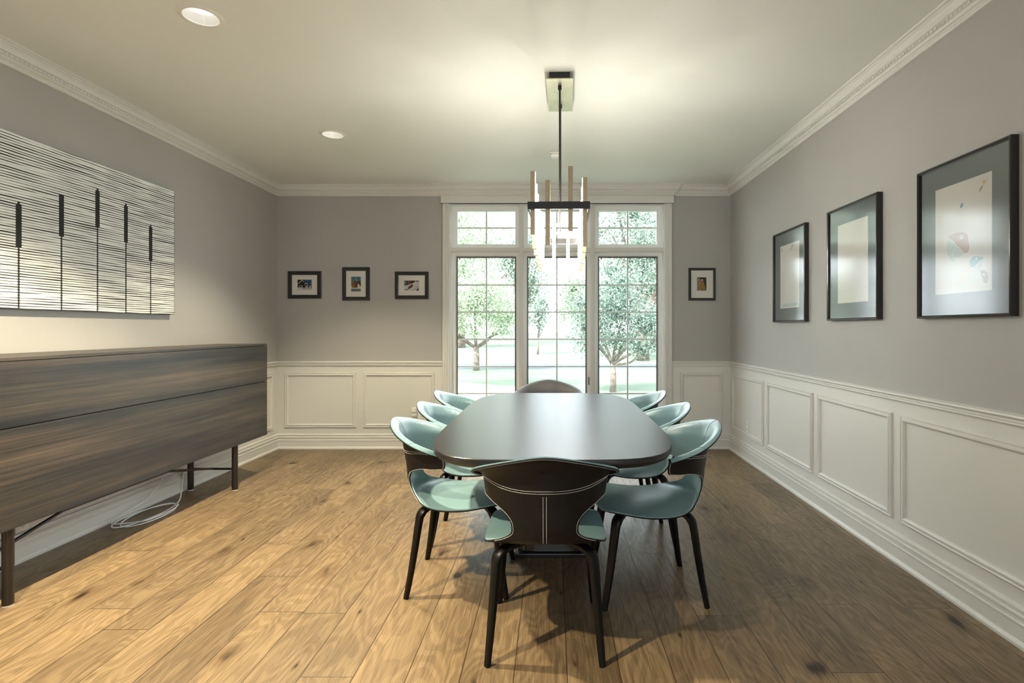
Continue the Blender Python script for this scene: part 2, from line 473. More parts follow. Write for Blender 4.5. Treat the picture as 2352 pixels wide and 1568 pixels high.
# window casing and frieze
mb = MB()
def casing_v(x0, x1, z0, z1):
    prof = [(0, 0), (0, .020), (.008, .024), (.024, .024), (.027, .018), (.034, .018), (.037, .022), (.046, .022), (.049, .016), (.056, .014), (.060, .020), (.070, .020), (.072, .010), (.072, 0)]
    w = x1-x0; ring = [[(x0+p*w/.072, YB-o, z) for (p, o) in prof] for z in (z0, z1)]
    mb.ring_sweep(ring, True, True)
casing_v(CAS0, OX0, .0, OZ1); casing_v(CAS1, OX1, .0, OZ1)
mb.box(HX0, HX1, YB-HB, YB, OZ1, 2.626)
mb.box(HX0, HX1, YB-HB-.004, YB, OZ1, OZ1+.008)
mb.box(OX0, OX1, YB-.03, YB+.02, OZ0-.03, OZ0)
mb.box(OX0, OX1, YB-.016, YB, OZ0-.09, OZ0-.03)
trim(mb, 'white fluted casing and flat frieze around the triple window', 'window casing')
# ------------------------------------------------------------------ windows
GY = 5.696
GC = [-.696, .046, .792]; GW = .606
MUL = [-.325, .419]
mb = MB()
mb.box(OX0, OX0+.012, YB-.004, YB+T, OZ0, OZ1); mb.box(OX1-.012, OX1, YB-.004, YB+T, OZ0, OZ1)
mb.box(OX0, OX1, YB, YB+T, OZ1-.012, OZ1); mb.box(OX0, OX1, YB, YB+T, OZ0, OZ0+.02)
for mx in MUL:
    mb.box(mx-.024, mx+.024, YB+.012, YB+T, OZ0, OZ1)
    mb.box(mx-.016, mx+.016, YB+.002, YB+.012, OZ0, OZ1)
    mb.box(mx-.006, mx+.006, YB-.004, YB+.002, OZ0, OZ1)
xs = [OX0+.012, MUL[0]-.024, MUL[0]+.024, MUL[1]-.024, MUL[1]+.024, OX1-.012]
for k in range(3):
    mb.box(xs[2*k], xs[2*k+1], YB+.012, YB+T, 2.048, 2.092)
    mb.box(xs[2*k], xs[2*k+1], YB+.004, YB+.012, 2.056, 2.084)
trim(mb, 'white mullions and transom rail between the three windows', 'window mullion')

def window(i, gx, xa, xb, label):
    w = empty('window_%d' % i, (gx, GY, OZ0)); struct(w, label, 'window')
    gx0, gx1 = gx-GW/2, gx+GW/2
    L = (gx, GY, OZ0)
    def part(mb, name, mat, **k):
        o = mb.build(name, mat, None, loc=L, **k); o.parent = w; o.location = (0, 0, 0); return o
    def frame(mb, x0, x1, z0, z1, X0, X1, Z0, Z1, y0, y1):
        mb.box(X0, x0, y0, y1, Z0, Z1); mb.box(x1, X1, y0, y1, Z0, Z1)
        mb.box(x0, x1, y0, y1, Z0, z0); mb.box(x0, x1, y0, y1, z1, Z1)
    def stepped(x0, x1, z0, z1, X0, X1, Z0, Z1):
        mb = MB()
        frame(mb, x0+.0, x1, z0, z1, X0, X1, Z0, Z1, GY-.012, GY+.03)
        e = .014
        frame(mb, x0-e, x1+e, z0-e, z1+e, X0, X1, Z0, Z1, GY-.026, GY-.012)
        return mb
    part(stepped(gx0, gx1, 2.1365, 2.481, xa, xb, 2.092, OZ1-.012), 'transom_sash', M['sash'])
    part(stepped(gx0-.006, gx1+.006, .270, 2.000, xa, xb, OZ0+.02, 2.048), 'casement_sash', M['sash'])
    mb = MB()
    frame(mb, gx0+.003, gx1-.003, .279, 1.990, gx0-.010, gx1+.010, .264, 2.006, GY-.020, GY-.008)
    part(mb, 'screen_frame', M['screen'])
    mb = MB()
    for sx in (-1, 1): mb.box(gx+sx*(GW/2-.022)-.006, gx+sx*(GW/2-.022)+.006, GY-.026, GY-.010, 1.972, 1.992)
    part(mb, 'screen_clip', M['black'])
    mb = MB()
    mb.box(gx-.009, gx+.009, GY-.004, GY+.012, 2.1365, 2.481); mb.box(gx0, gx1, GY-.0045, GY+.0125, 2.30, 2.317)
    part(mb, 'transom_muntin', M['sash'])
    mb = MB()
    mb.box(gx-.008, gx+.008, GY-.003, GY+.012, .27, 2.0)
    for k in range(1, 6): mb.box(gx0-.006, gx1+.006, GY-.0035, GY+.0125, 1.9945-.2864*k-.008, 1.9945-.2864*k+.008)
    part(mb, 'casement_muntin', M['muntin'])
    part(MB().box(gx0, gx1, GY+.015, GY+.017, 2.1365, 2.481), 'transom_pane', M['pane'])
    part(MB().box(gx0-.006, gx1+.006, GY+.015, GY+.017, .27, 2.0), 'casement_pane', M['pane'])
    if i == 2:
        mb = MB(); mb.box(xb-.02, xb-.008, GY-.034, GY-.024, .66, .74); mb.tube([(xb-.014, GY-.034, .72), (xb-.014, GY-.05, .715), (xb-.014, GY-.052, .68)], .004, 6)
        part(mb, 'latch', M['screen'])
window(1, GC[0], xs[0], xs[1], 'left white casement window with transom, behind the left chairs')
window(2, GC[1], xs[2], xs[3], 'middle white casement window with transom, behind the chandelier')
window(3, GC[2], xs[4], xs[5], 'right white casement window with transom, dark tree outside')

# ------------------------------------------------------------------ recessed lights
def downlight(x, y, label, watt=290):
    t = empty('recessed_light', (x, y, ZC)); tag(t, label, 'ceiling light', 'recessed lights along the left of the ceiling')
    def ringpart(name, mat, prof, n=48):
        mb = MB(); rings = [[(r*math.cos(2*PI*k/n), r*math.sin(2*PI*k/n), z) for (r, z) in prof] for k in range(n)]
        rings.append(rings[0]); mb.ring_sweep(rings, True, False)
        return mb.build(name, mat, t, autosmooth=40)
    ringpart('trim_ring', M['plastic'], [(.076, .000), (.076, -.004), (.080, -.006), (.094, -.004), (.098, 0)])
    ringpart('baffle', M['baffle'], [(.0765, -.003), (.0745, .012), (.072, .026), (.0675, .039), (.064, .054), (.068, .054), (.0775, .040), (.0775, -.003)])
    n = 40
    mb = MB(); mb.add([(.064*math.cos(2*PI*k/n), .064*math.sin(2*PI*k/n), .044) for k in range(n)], [tuple(range(n))])
    mb.add([(.064*math.cos(2*PI*k/n), .064*math.sin(2*PI*k/n), .050) for k in range(n)], [tuple(range(n))])
    mb.build('lens', M['bulb'], t)
    l = bpy.data.lights.new('downlight_beam', 'SPOT'); l.energy = watt; l.color = WARM
    l.spot_size = math.radians(104); l.spot_blend = .55; l.shadow_soft_size = .035
    lo = bpy.data.objects.new('downlight_beam', l); COL.objects.link(lo); lo.parent = t; lo.location = (0, 0, .016)
downlight(*DL[1], 'nearer round recessed light, large at the top left of the ceiling')
downlight(*DL[0], 'farther round recessed light, nearer the window wall', 115)
downlight(*DL[2], 'round recessed light overhead behind the frame edge')

# ------------------------------------------------------------------ chandelier
def make_chandelier():
    yaw = -math.radians(1.5)
    c = empty('chandelier', (.047, 3.33, ZC), yaw)
    tag(c, 'linear black and brass chandelier of upright glowing bars hanging over the table', 'chandelier')
    z = lambda h: h-ZC
    def bld(mb, name, mat, parent=c, **k): return mb.build(name, mat, parent, **k)
    bld(MB().box(-.060, .060, -.215, .215, -.045, -.0005), 'canopy', M['blackmetal'], bevel=.002)
    bld(MB().box(-.078, .078, -.236, .226, -.052, -.045), 'canopy_plate', M['plate'], bevel=.001)
    for yy in (-.15, .12):
        r = bld(MB().tube([(0, yy, -.05), (0, yy, z(1.862))], .0062, 10), 'rod', M['blackmetal'], autosmooth=40)
        bld(MB().tube([(0, yy, -.052), (0, yy, -.075)], .011, 12), 'collar', M['blackmetal'], r, autosmooth=40)
    hw, y0, y1 = .160, -.575, .565
    za, zb = z(1.860), z(1.898)
    fr = MB()
    fr.box(-hw, hw, y0, y0+.012, za, zb); fr.box(-hw, hw, y1-.012, y1, za, zb)
    fr.box(-hw, -hw+.010, y0+.012, y1-.012, za, zb); fr.box(hw-.010, hw, y0+.012, y1-.012, za, zb)
    bld(fr, 'frame', M['blackmetal'])
    for yy in (-.15, .12):
        bld(MB().box(-hw+.010, hw-.010, yy-.008, yy+.008, z(1.852), z(1.866)), 'crossbar', M['brass'])
    def bar(x, y, zt, zbm, facing):
        w = .012
        tb = MB().box(x-w, x+w, y-w, y+w, z(zbm), z(zt))
        o = bld(tb, 'light_bar', M['brass'])
        g = .0015; e = .0105
        s = MB()
        if facing == 'x+': s.box(x+w, x+w+g, y-e, y+e, z(zbm)+.003, z(zt)-.003)
        if facing == 'x-': s.box(x-w-g, x-w, y-e, y+e, z(zbm)+.003, z(zt)-.003)
        if facing == 'y+': s.box(x-e, x+e, y+w, y+w+g, z(zbm)+.003, z(zt)-.003)
        if facing == 'y-': s.box(x-e, x+e, y-w-g, y-w, z(zbm)+.003, z(zt)-.003)
        s.build('led_strip', M['led'], o)
    tl = [2.062, 2.040, 2.022, 1.975, 1.99, 2.02, 2.04, 2.055]; bl = [1.738, 1.684, 1.668, 1.663, 1.652, 1.650, 1.642, 1.66]
    trr = [2.030, 2.022, 1.985, 1.975, 1.99, 2.01, 2.03, 2.045]; br_ = [1.676, 1.664, 1.648, 1.640, 1.638, 1.637, 1.642, 1.66]
    ys = [y0+.045+i*(y1-y0-.09)/7 for i in range(8)]
    for i, yy in enumerate(ys):
        bar(-.135, yy, tl[i], bl[i], 'x+'); bar(.135, yy, trr[i], br_[i], 'x-')
    bar(-.057, y0+.025, 2.012, 1.680, 'y+'); bar(.060, y0+.025, 2.082, 1.750, 'y+')
    bar(-.050, y1-.025, 1.975, 1.725, 'y-'); bar(.050, y1-.025, 1.955, 1.70, 'y-')
make_chandelier()

# smoke detector and outlets
t = empty('smoke_detector', (.018, 4.56, ZC)); tag(t, 'small square white detector on the ceiling behind the chandelier rod', 'smoke detector')
MB().box(-.042, .042, -.042, .042, -.010, -.0003).build('base', M['plastic'], t, bevel=.003)
MB().box(-.035, .035, -.035, .035, -.040, -.010).build('cover', M['plastic'], t, bevel=.006)

def outlet(side, t_, z_, label, plug=False):
    if side == 'back': e = empty('wall_outlet', (t_, YB, z_))
    elif side == 'right': e = empty('wall_outlet', (XR, t_, z_), -PI/2)
    else: e = empty('wall_outlet', (XL, t_, z_), PI/2)
    tag(e, label, 'outlet')
    # local: -y points into the room
    MB().box(-.036, .036, -.006, -.0003, -.058, .058).build('cover_plate', M['plastic'], e, bevel=.002)
    for dz in (-.024, .024):
        s = MB().box(-.017, .017, -.008, -.006, dz-.014, dz+.014).build('socket', M['plastic'], e, bevel=.001)
        MB().box(-.008, -.005, -.0086, -.008, dz-.005, dz+.006).box(.005, .008, -.0086, -.008, dz-.005, dz+.006).box(-.002, .002, -.0086, -.008, dz-.011, dz-.007).build('slot', M['darkhole'], s)
    return e
outlet('back', -1.415, .345, 'white outlet behind the left chairs, with a night light plugged in')
outlet('right', 5.12, .32, 'white outlet inside the farthest right wall panel')
outlet('left', 2.91, .215, 'white outlet low on the left wall under the sideboard')
t = empty('night_light', (-1.432, YB-.0087, .385)); tag(t, 'small white plug-in night light in the outlet behind the left chairs', 'night light')
MB().box(-.028, .028, -.045, 0, -.002, .048).build('shade', M['plastic'], t, bevel=.008)
MB().box(-.026, .026, -.034, 0, -.040, -.002).build('body', M['sash'], t, bevel=.004)

# ------------------------------------------------------------------ sideboard
def make_sideboard():
    x0, x1, y0, y1, zb, zt = -2.832, -2.430, 2.02, 4.598, .351, 1.120
    s = empty('sideboard', ((x0+x1)/2, (y0+y1)/2, 0)); ox, oy = s.location.x, s.location.y
    tag(s, 'long dark wood veneer sideboard on slim metal legs against the left wall', 'sideboard')
    def bld(mb, name, mat, parent=s, **k):
        o = mb.build(name, mat, None, loc=(ox, oy, 0), **k); o.parent = parent; o.location = (0, 0, 0); return o
    bld(MB().box(x0, x1-.022, y0, y1, zb, zt-.016), 'body', M['veneer'])
    bld(MB().box(x0, x1-.003, y0, y1, zt-.016, zt), 'top_panel', M['veneer'], bevel=.001)
    bld(MB().box(x1-.021, x1, y0, y1, .8055, zt-.019), 'drawer_front', M['veneer'], bevel=.001)
    bld(MB().box(x1-.021, x1, y0, y1, zb-.004, .8005), 'flap_front', M['veneer'], bevel=.001)
    X1, X2, Y1, Y2 = -2.458, -2.800, 2.437, 4.178
    for (lx, ly) in ((X1, Y1), (X1, Y2), (X2, Y1), (X2, Y2)):
        l = bld(MB().tube([(lx, ly, .006), (lx, ly, zb)], .0215, 20), 'leg', M['bronze'], autosmooth=40)
        bld(MB().tube([(lx, ly, 0), (lx, ly, .006)], .020, 20), 'glide', M['plastic'], l, autosmooth=40)
    for ly in (Y1, Y2):
        bld(MB().tube([(X1, ly, .164), (X2, ly, .164)], .0085, 10), 'crossbar', M['blackmetal'], autosmooth=40)
    xm = (X1+X2)/2
    bld(MB().tube([(xm, Y1, .166), (xm, Y1+.015, .170), (xm, 2.880, .268), (xm, 2.90, .273), (xm, 3.695, .273), (xm, 3.715, .268), (xm, Y2-.015, .170), (xm, Y2, .166)], .0085, 10),
        'stretcher', M['blackmetal'], autosmooth=40)
make_sideboard()

def pl(px, py, d): return ((px-VX)/F*d, d, CZ-(py-VY)/F*d)
def make_cable():
    pts = []
    a = lambda x, y, z: pts.append((x, y, z))
    # drops from the sideboard, coils on the floor, rises again behind
    a(-2.76, 4.06, .347); a(-2.755, 4.05, .30); a(-2.745, 4.02, .18); a(-2.72, 3.96, .08); a(-2.69, 3.90, .02); a(-2.67, 3.84, .008)
    cx, cy = -2.70, 3.60
    for k in range(44):
        th = .9-k*.33
        rr = 1.0+.10*math.sin(k*.5)
        a(cx+.10*rr*math.cos(th)+.01*math.sin(k*.21), cy+.235*rr*math.sin(th)+.012*math.sin(k*.33), .006+.0065*(k//19))
    a(-2.775, 3.40, .02); a(-2.80, 3.52, .04); a(-2.80, 3.70, .07); a(-2.795, 3.84, .15); a(-2.79, 3.92, .28); a(-2.79, 3.94, .347)
    sm = catmull(pts, 5)
    o = MB().tube(sm, .0042, 8).build('power_cable', M['cable'], smooth=True)
    tag(o, 'white cable hanging from the sideboard and coiled on the floor beneath it', 'cable')
make_cable()

# ------------------------------------------------------------------ large striped painting on the left wall
def make_painting():
    xw = XL; th = .035; xf = xw+th
    y0, y1, z0, z1 = 2.03, 4.038, 1.355, 2.274
    p = empty('painting', (xw, (y0+y1)/2, (z0+z1)/2)); oy, oz = p.location.y, p.location.z
    tag(p, 'wide black and white striped painting with five dark reed shapes above the sideboard', 'painting')
    def bld(mb, name, mat, **k):
        o = mb.build(name, mat, None, loc=(xw, oy, oz), **k); o.parent = p; o.location = (0, 0, 0); return o
    bld(MB().box(xw+.001, xf, y0, y1, z0, z1), 'canvas', M['canvas'])
    rnd = random.Random(4)
    stalks = [(2.17, 1.93, 1.66), (2.38, 2.02, 1.75), (2.62, 1.97, 1.70)]
    for (px, t_, b_) in ((41.4, 461.3, 568.6), (139.8, 444.6, 544.5), (222.7, 432.4, 522.3), (288, 468, 555.6), (344.8, 516.8, 600)):
        d = 1240*2.83/(1269-px); stalks.append((d, CZ-(t_-VY)/F*d, CZ-(b_-VY)/F*d))
    mb = MB(); rows = 65; pitch = (z1-z0)/rows
    for r in range(rows):
        zc = z1-(r+.5)*pitch
        cuts = []
        for (d, zt, zb) in stalks:
            if zc > zt: continue
            w = .0145 if zc > zb else .0035
            if zc > zt-.012: w = .006
            cuts.append((d-w, d+w))
        ph = rnd.uniform(0, 6); amp = .0009
        edge = y0+.002; segs = []
        for (a, c) in cuts: segs.append((edge, a)); edge = c
        segs.append((edge, y1-.002))
        for (a, c) in segs:
            if c-a < .01: continue
            hh = pitch*.5-rnd.choice([rnd.uniform(.0012, .0020), rnd.uniform(.0019, .0032)]); n = max(4, int((c-a)/.03))
            top = []; bot = []
            ph2 = rnd.uniform(0, 6)
            for k in range(n+1):
                t_ = a+.004+(c-a-.008)*k/n
                wv = amp*math.sin(t_*9+ph)+.0006*math.sin(t_*23+ph2)
                h2 = hh+.0005*math.sin(t_*17+ph2)+.0006*math.sin(t_*5+ph)
                top.append((t_, zc+wv+h2)); bot.append((t_, zc+wv-h2))
            left = [(a+.001, zc+hh*.45), (a, zc), (a+.001, zc-hh*.45)]; right = [(c-.001, zc-hh*.45), (c, zc), (c-.001, zc+hh*.45)]
            ring = top+right[::-1]+bot[::-1]+left[::-1]
            mb.poly([(xf+.0006, yy, zz) for (yy, zz) in ring])
    bld(mb, 'white_stripes', M['stripe'])
M['stripe'] = paint('stripe_paint', (.78, .80, .78), .6, .10, 9, .3, 60)
make_painting()

# ------------------------------------------------------------------ framed pictures
def frame_rect(mb, w, h, fw, depth, y0=0.0):
    """picture frame in local x,z facing -y, moulding with a small bevel profile"""
    prof = [(0, 0), (0, -depth+.003), (.003, -depth), (fw*.55, -depth-.001), (fw, -depth+.004), (fw, -depth*.45), (fw, 0)]
    rings = []
    for (sx, sz) in ((-1, -1), (1, -1), (1, 1), (-1, 1), (-1, -1)):
        rings.append([(sx*(w/2-d), y0+o, sz*(h/2-d)) for (d, o) in prof])
    mb.ring_sweep(rings, True, False)

def wall_picture(yc, zc, w, h, label, art, group=None):
    """large prints on the right wall; local -y points into the room (world -x)"""
    e = empty('framed_print', (XR, yc, zc), -PI/2)
    tag(e, label, 'picture', group)
    mb = MB(); frame_rect(mb, w, h, .013, .034); mb.build('frame', M['black'], e, autosmooth=30)
    MB().box(-w/2+.01, w/2-.01, -.006, -.001, -h/2+.01, h/2-.01).build('backing', M['black'], e)
    MB().box(-w/2+.0135, w/2-.0135, -.016, -.010, -h/2+.0135, h/2-.0135).build('mat_board', M['matgrey'], e)
    pr = MB().box(-.166, .166, -.0175, -.0165, -.250, .248).build('print', M['paper'], e)
    art(e, pr)
    MB().box(-w/2+.013, w/2-.013, -.0225, -.0210, -h/2+.013, h/2-.013).build('glass', M['pglass'], e)
    return e

AC = {k: flat('ink_'+k, c) for k, c in dict(rose=(.42, .28, .25), sage=(.42, .52, .50), teal=(.14, .36, .36), sand=(.62, .56, .50), brown=(.32, .25, .23),
      orange=(.55, .34, .20), olive=(.26, .27, .20), blue=(.12, .22, .27), pencil=(.56, .55, .52), fade=(.60, .62, .64), ring=(.66, .70, .67)).items()}
def art_mesh(e, polys, pr, lines=()):
    names = sorted({p[0] for p in polys} | {l[0] for l in lines}); mb = MB()
    yy = -.0178
    for k, (c, pts) in enumerate(polys): mb.poly([(x, yy-.00003*k, z) for (x, z) in pts], names.index(c))
    for (c, w, pts) in lines:
        sm = catmull([(x, 0, z) for (x, z) in pts], 5); L = []; R = []
        for i, q in enumerate(sm):
            t_ = sm[min(i+1, len(sm)-1)]-sm[max(i-1, 0)]; n_ = np.array([-t_[2], 0, t_[0]]); n_ /= (np.linalg.norm(n_)+1e-9)
            L.append((q[0]+n_[0]*w, yy-.002, q[2]+n_[2]*w)); R.append((q[0]-n_[0]*w, yy-.002, q[2]-n_[2]*w))
        k = len(mb.v); mb.v += L+R; n = len(L)
        for i in range(n-1): mb.f.append((k+i, k+i+1, k+n+i+1, k+n+i)); mb.mi.append(names.index(c))
    o = mb.build('drawing', [AC[n] for n in names], pr)
    return o

def art3(e, pr):
    yc, zc = e.location.y, e.location.z
    def cv(pts):
        out = []
        for (zx, zy) in pts:
            px = 2090+zx/4.126; py = 360+zy/4.126
            d = 1240*1.835/(px-1269); z = CZ-(py-VY)/F*d
            out.append((yc-d, z-zc))
        return out
    P = [('sand', [(560,1010),(590,1045),(570,1110),(545,1180),(525,1210),(395,1220),(450,1165),(510,1110)]),
         ('rose', [(360,755),(375,748),(430,722),(470,718),(505,712),(535,725),(553,755),(555,795),(562,830),(565,870),(550,905),(525,912),(505,905),(480,865),(440,840),(420,800),(385,780),(362,768)]),
         ('sage', [(357,778),(385,785),(415,805),(436,845),(415,890),(402,940),(425,985),(448,1003),(420,998),(385,970),(360,930),(348,880),(346,820)]),
         ('sage', [(440,852),(475,872),(508,915),(490,938),(450,955),(410,955),(406,940),(423,889)]),
         ('teal', [(566,1000),(585,960),(605,943),(640,945),(695,948),(697,970),(665,985),(640,1010),(600,1045),(575,1040)]),
         ('sage', [(644,1014),(667,992),(697,976),(693,1010),(670,1060),(625,1093),(652,1050)]),
         ('sage', [(602,1049),(630,1015),(640,1016),(640,1050),(620,1063)]),
         ('brown', [(660,1075),(700,1070),(740,1095),(745,1150),(735,1195),(705,1195),(690,1150),(675,1100)]),
         ('blue', [(475,470),(490,440),(508,438),(504,468),(485,490)]), ('sand', [(475,485),(455,520),(447,558),(465,535),(485,495)]),
         ('orange', [(685,240),(700,220),(725,215),(720,240),(700,258)]), ('olive', [(695,262),(665,300),(653,338),(675,320),(697,275)])]
    def circ(cx, cy, r, rx=1): return [(cx+rx*r*math.cos(a*PI/8), cy+r*math.sin(a*PI/8)) for a in range(16)]
    P += [('ring', circ(489, 760, 20, .85)), ('teal', circ(489, 758, 8, .85)), ('ring', circ(633, 962, 10, .85)), ('ring', circ(702, 1116, 10, .85))]
    Ls = []
    for k in range(6):
        x = 570+k*27; Ls.append(('pencil', .0007, cv([(x, 655+k*9), (x+12, 720+k*8), (x-4+k*3, 790), (x+10, 850), (x+6, 890+k*12)])))
    for k in range(7):
        y = 700+k*34; Ls.append(('pencil', .0006, cv([(575, y), (610, y+12), (645, y-4), (685, y+16), (735, y+10)])))
    Ls += [('pencil', .0008, cv([(268, 350), (272, 600), (280, 900), (300, 1100), (350, 1210)])), ('pencil', .0008, cv([(288, 350), (290, 640), (312, 900), (330, 1060)])),
           ('pencil', .0007, cv([(390, 715), (450, 672), (530, 650), (640, 665), (740, 715)])), ('pencil', .0006, cv([(445, 560), (430, 640), (400, 700)])),
           ('pencil', .0006, cv([(655, 340), (640, 410), (595, 500)])), ('pencil', .0006, cv([(620, 1190), (640, 1120), (672, 1095)])), ('pencil', .0006, cv([(330, 1140), (350, 1060), (420, 1030)]))]
    art_mesh(e, [(c, cv(p)) for c, p in P], pr, Ls)
def art2(e, pr):
    Ls = [('fade', .0035, [(-.045, .115), (-.035, .125), (-.02, .118), (-.018, .10), (-.03, .09), (-.045, .098), (-.045, .115)]),
          ('pencil', .001, [(-.03, .09), (-.04, .05), (-.035, 0), (-.02, -.05), (-.03, -.12), (-.055, -.21)]),
          ('pencil', .001, [(-.02, .09), (-.005, .05), (0, 0), (.01, -.05), (.005, -.12), (.02, -.19)]),
          ('fade', .0015, [(.0, .04), (.05, .045), (.06, .0), (.085, -.06), (.10, -.11)]),
          ('fade', .0015, [(-.04, .05), (-.07, .0), (-.06, -.06)])]
    art_mesh(e, [], pr, Ls)
def art1(e, pr):
    P = [('fade', [(-.03, .05), (.07, .14), (.05, .08), (.0, .02), (-.04, .0)]), ('sage', [(-.135, -.215), (.15, -.21), (.14, -.235), (-.12, -.242)]),
         ('fade', [(.02, -.10), (.035, -.13), (.03, -.18), (.015, -.16)]), ('brown', [(-.145, .225), (-.125, .23), (-.128, .22), (-.135, .21), (-.125, .198), (-.145, .20)])]
    Ls = [('brown', .0035, [(.01, .19), (.03, .205), (.06, .222), (.08, .222)]), ('fade', .003, [(-.10, .04), (-.07, .055), (-.04, .05)]), ('pencil', .001, [(-.02, .04), (0, .0), (-.03, -.04)])]
    art_mesh(e, P, pr, Ls)
RG = 'framed prints on the right wall'
wall_picture(2.420, 1.660, .555, .722, 'nearest framed print on the right wall, parrots on white paper with a dark grey mat', art3, RG)
wall_picture(3.305, 1.659, .555, .716, 'middle framed print on the right wall, faint standing figure under bright glare', art2, RG)
wall_picture(4.180, 1.658, .562, .716, 'farthest framed print on the right wall, nearest the window corner', art1, RG)

PC = {k: flat('photo_'+k, c) for k, c in dict(sky=(.035, .09, .17), snow=(.48, .48, .46), dark=(.012, .012, .012), grey=(.12, .13, .14), wood=(.20, .09, .025), rust=(.13, .04, .012),
      teal=(.06, .14, .17), gold=(.26, .15, .03), tan=(.22, .17, .11), char=(.035, .032, .03)).items()}
def small_picture(px0, px1, py0, py1, fwpx, ip, label, polys, group='small framed pictures on the window wall', fmat='black'):
    s = 221.5
    w, h = (px1-px0)/s, (py1-py0)/s
    xc, zc = ((px0+px1)/2-VX)/s, CZ-((py0+py1)/2-VY)/s
    e = empty('framed_picture', (xc, YB, zc)); tag(e, label, 'picture', group)
    fw = fwpx/s
    mb = MB(); frame_rect(mb, w, h, fw, .020); mb.build('frame', M['black'], e, autosmooth=30)
    MB().box(-w/2+fw*.6, w/2-fw*.6, -.009, -.001, -h/2+fw*.6, h/2-fw*.6).build('mat_board', M['matwhite'], e)
    # window cut edge
    x0, x1, z0, z1 = (ip[0]-(px0+px1)/2)/s, (ip[1]-(px0+px1)/2)/s, -(ip[3]-(py0+py1)/2)/s, -(ip[2]-(py0+py1)/2)/s
    names = sorted({p[0] for p in polys}); mb = MB()
    for k, (c, pts) in enumerate(polys):
        mb.poly([(x0+u*(x1-x0), -.0096-.00004*k, z0+v*(z1-z0)) for (u, v) in pts], names.index(c))
    mb.build('picture', [PC[n] for n in names], e)
    return e
R_ = lambda x0, x1, y0, y1: [(x0, y0), (x1, y0), (x1, y1), (x0, y1)]
rn = random.Random(9)
pa = [('grey', R_(0, 1, 0, 1)), ('sky', R_(.45, 1, .55, 1)), ('dark', R_(0, .5, .25, 1)), ('char', R_(.5, 1, .2, .55)),
      ('snow', [(0, .62), (.33, .97), (.47, .80), (.45, .77), (.33, .90), (0, .55)]), ('dark', [(.03, .55), (.33, .86), (.48, .70), (.48, .4), (.03, .4)]),
      ('dark', [(.5, .62), (.62, .85), (.74, .62)]), ('snow', [(.5, .60), (.62, .72), (.76, .58), (.76, .53), (.62, .64), (.5, .54)]), ('dark', R_(.77, .82, .3, .9))]
for k in range(11): pa.append((rn.choice(['wood', 'tan', 'snow', 'dark', 'gold']), R_(.05+k*.045, .075+k*.045, .28, rn.uniform(.45, .6))))
for k in range(14): pa.append((rn.choice(['snow', 'dark', 'grey']), R_(.03+k*.067, .075+k*.067, .2, rn.uniform(.3, .48))))
pa += [('snow', R_(0, 1, 0, .20)), ('grey', R_(.35, 1, .08, .13)), ('snow', R_(.03, .3, .1, .24))]
small_picture(661, 737, 622.5, 685.5, 8.6, (682.5, 715, 642, 665.5), 'small black framed landscape picture nearest the left corner, snowy huts', pa)
pb = [('teal', R_(0, 1, .5, 1)), ('sky', R_(0, 1, .4, .62)), ('char', [(.55, .45), (.75, .72), (1, .68), (1, .38)]), ('grey', [(0, .45), (0, .80), (.35, .84), (.5, .6)]),
      ('rust', [(.05, .25), (.05, .48), (.30, .62), (.48, .86), (.66, .5), (.66, .25)]), ('snow', [(.44, .82), (.5, .88), (.58, .72), (.53, .72)]),
      ('wood', R_(.10, .2, .25, .5)), ('gold', R_(.22, .28, .27, .5)), ('wood', R_(.34, .42, .25, .66)), ('dark', R_(.44, .5, .3, .62)), ('wood', R_(.54, .6, .26, .6)),
      ('snow', [(.66, .28), (.7, .48), (.8, .54), (.9, .4), (.9, .28)]), ('gold', [(.02, .22), (.1, .36), (.2, .3), (.28, .22)]), ('dark', R_(.9, 1, .34, .5)),
      ('snow', R_(0, 1, .17, .25)), ('grey', R_(0, 1, 0, .18)), ('teal', R_(0, 1, .0, .07))]
small_picture(786, 848.5, 613.3, 689.8, 8.4, (806, 828, 635, 669), 'small black framed portrait picture, brown cabin in snow, between two landscape ones', pb)
pc = [('snow', R_(0, 1, 0, 1)), ('teal', R_(0, .2, .5, 1)), ('dark', [(.16, .55), (.18, 1), (.76, 1), (.7, .85), (.5, .68)]), ('wood', R_(.24, .34, .78, .97)), ('gold', R_(.26, .48, .68, .76)),
      ('rust', R_(.36, .48, .7, .95)), ('teal', R_(.78, 1, .88, 1)), ('char', [(.22, .12), (.28, .38), (.48, .58), (.58, .62), (.62, .5), (.5, .28)]), ('rust', [(.3, .3), (.48, .54), (.58, .58), (.58, .45), (.42, .3)]),
      ('grey', [(0, .05), (.1, .15), (.3, .12), (.15, .03)]), ('grey', [(.4, .04), (.7, .16), (.98, .38), (.98, .33), (.7, .1)]), ('char', [(.78, 0), (.98, .28), (.98, 0)]),
      ('grey', [(.62, .32), (.8, .4), (1, .52), (1, .48), (.8, .36)]), ('grey', [(.7, .55), (.85, .65), (1, .75), (1, .72), (.85, .61)])]
small_picture(907, 983.8, 623.6, 686.4, 8.2, (928, 962, 644, 667), 'small black framed landscape picture nearest the window, animal shape on snow', pc)
pd = [('char', R_(0, 1, 0, 1)), ('tan', [(0, .1), (0, .95), (.25, .95), (.4, .8), (.45, 0), (.1, 0)]), ('gold', [(.35, .05), (.3, .5), (.4, .68), (.68, .75), (.88, .2), (.7, .03)]),
      ('dark', R_(.34, .6, .88, 1)), ('snow', [(.4, .78), (.52, .86), (.64, .84), (.6, .72)]), ('tan', R_(.62, .95, .04, .14))]
for k in range(34):
    u = rn.uniform(.04, .62); v = rn.uniform(.03, .86); s_ = rn.uniform(.02, .05)
    pd.append((rn.choice(['dark', 'gold', 'snow', 'tan', 'rust', 'char']), R_(u, u+s_, v, v+s_*.9)))
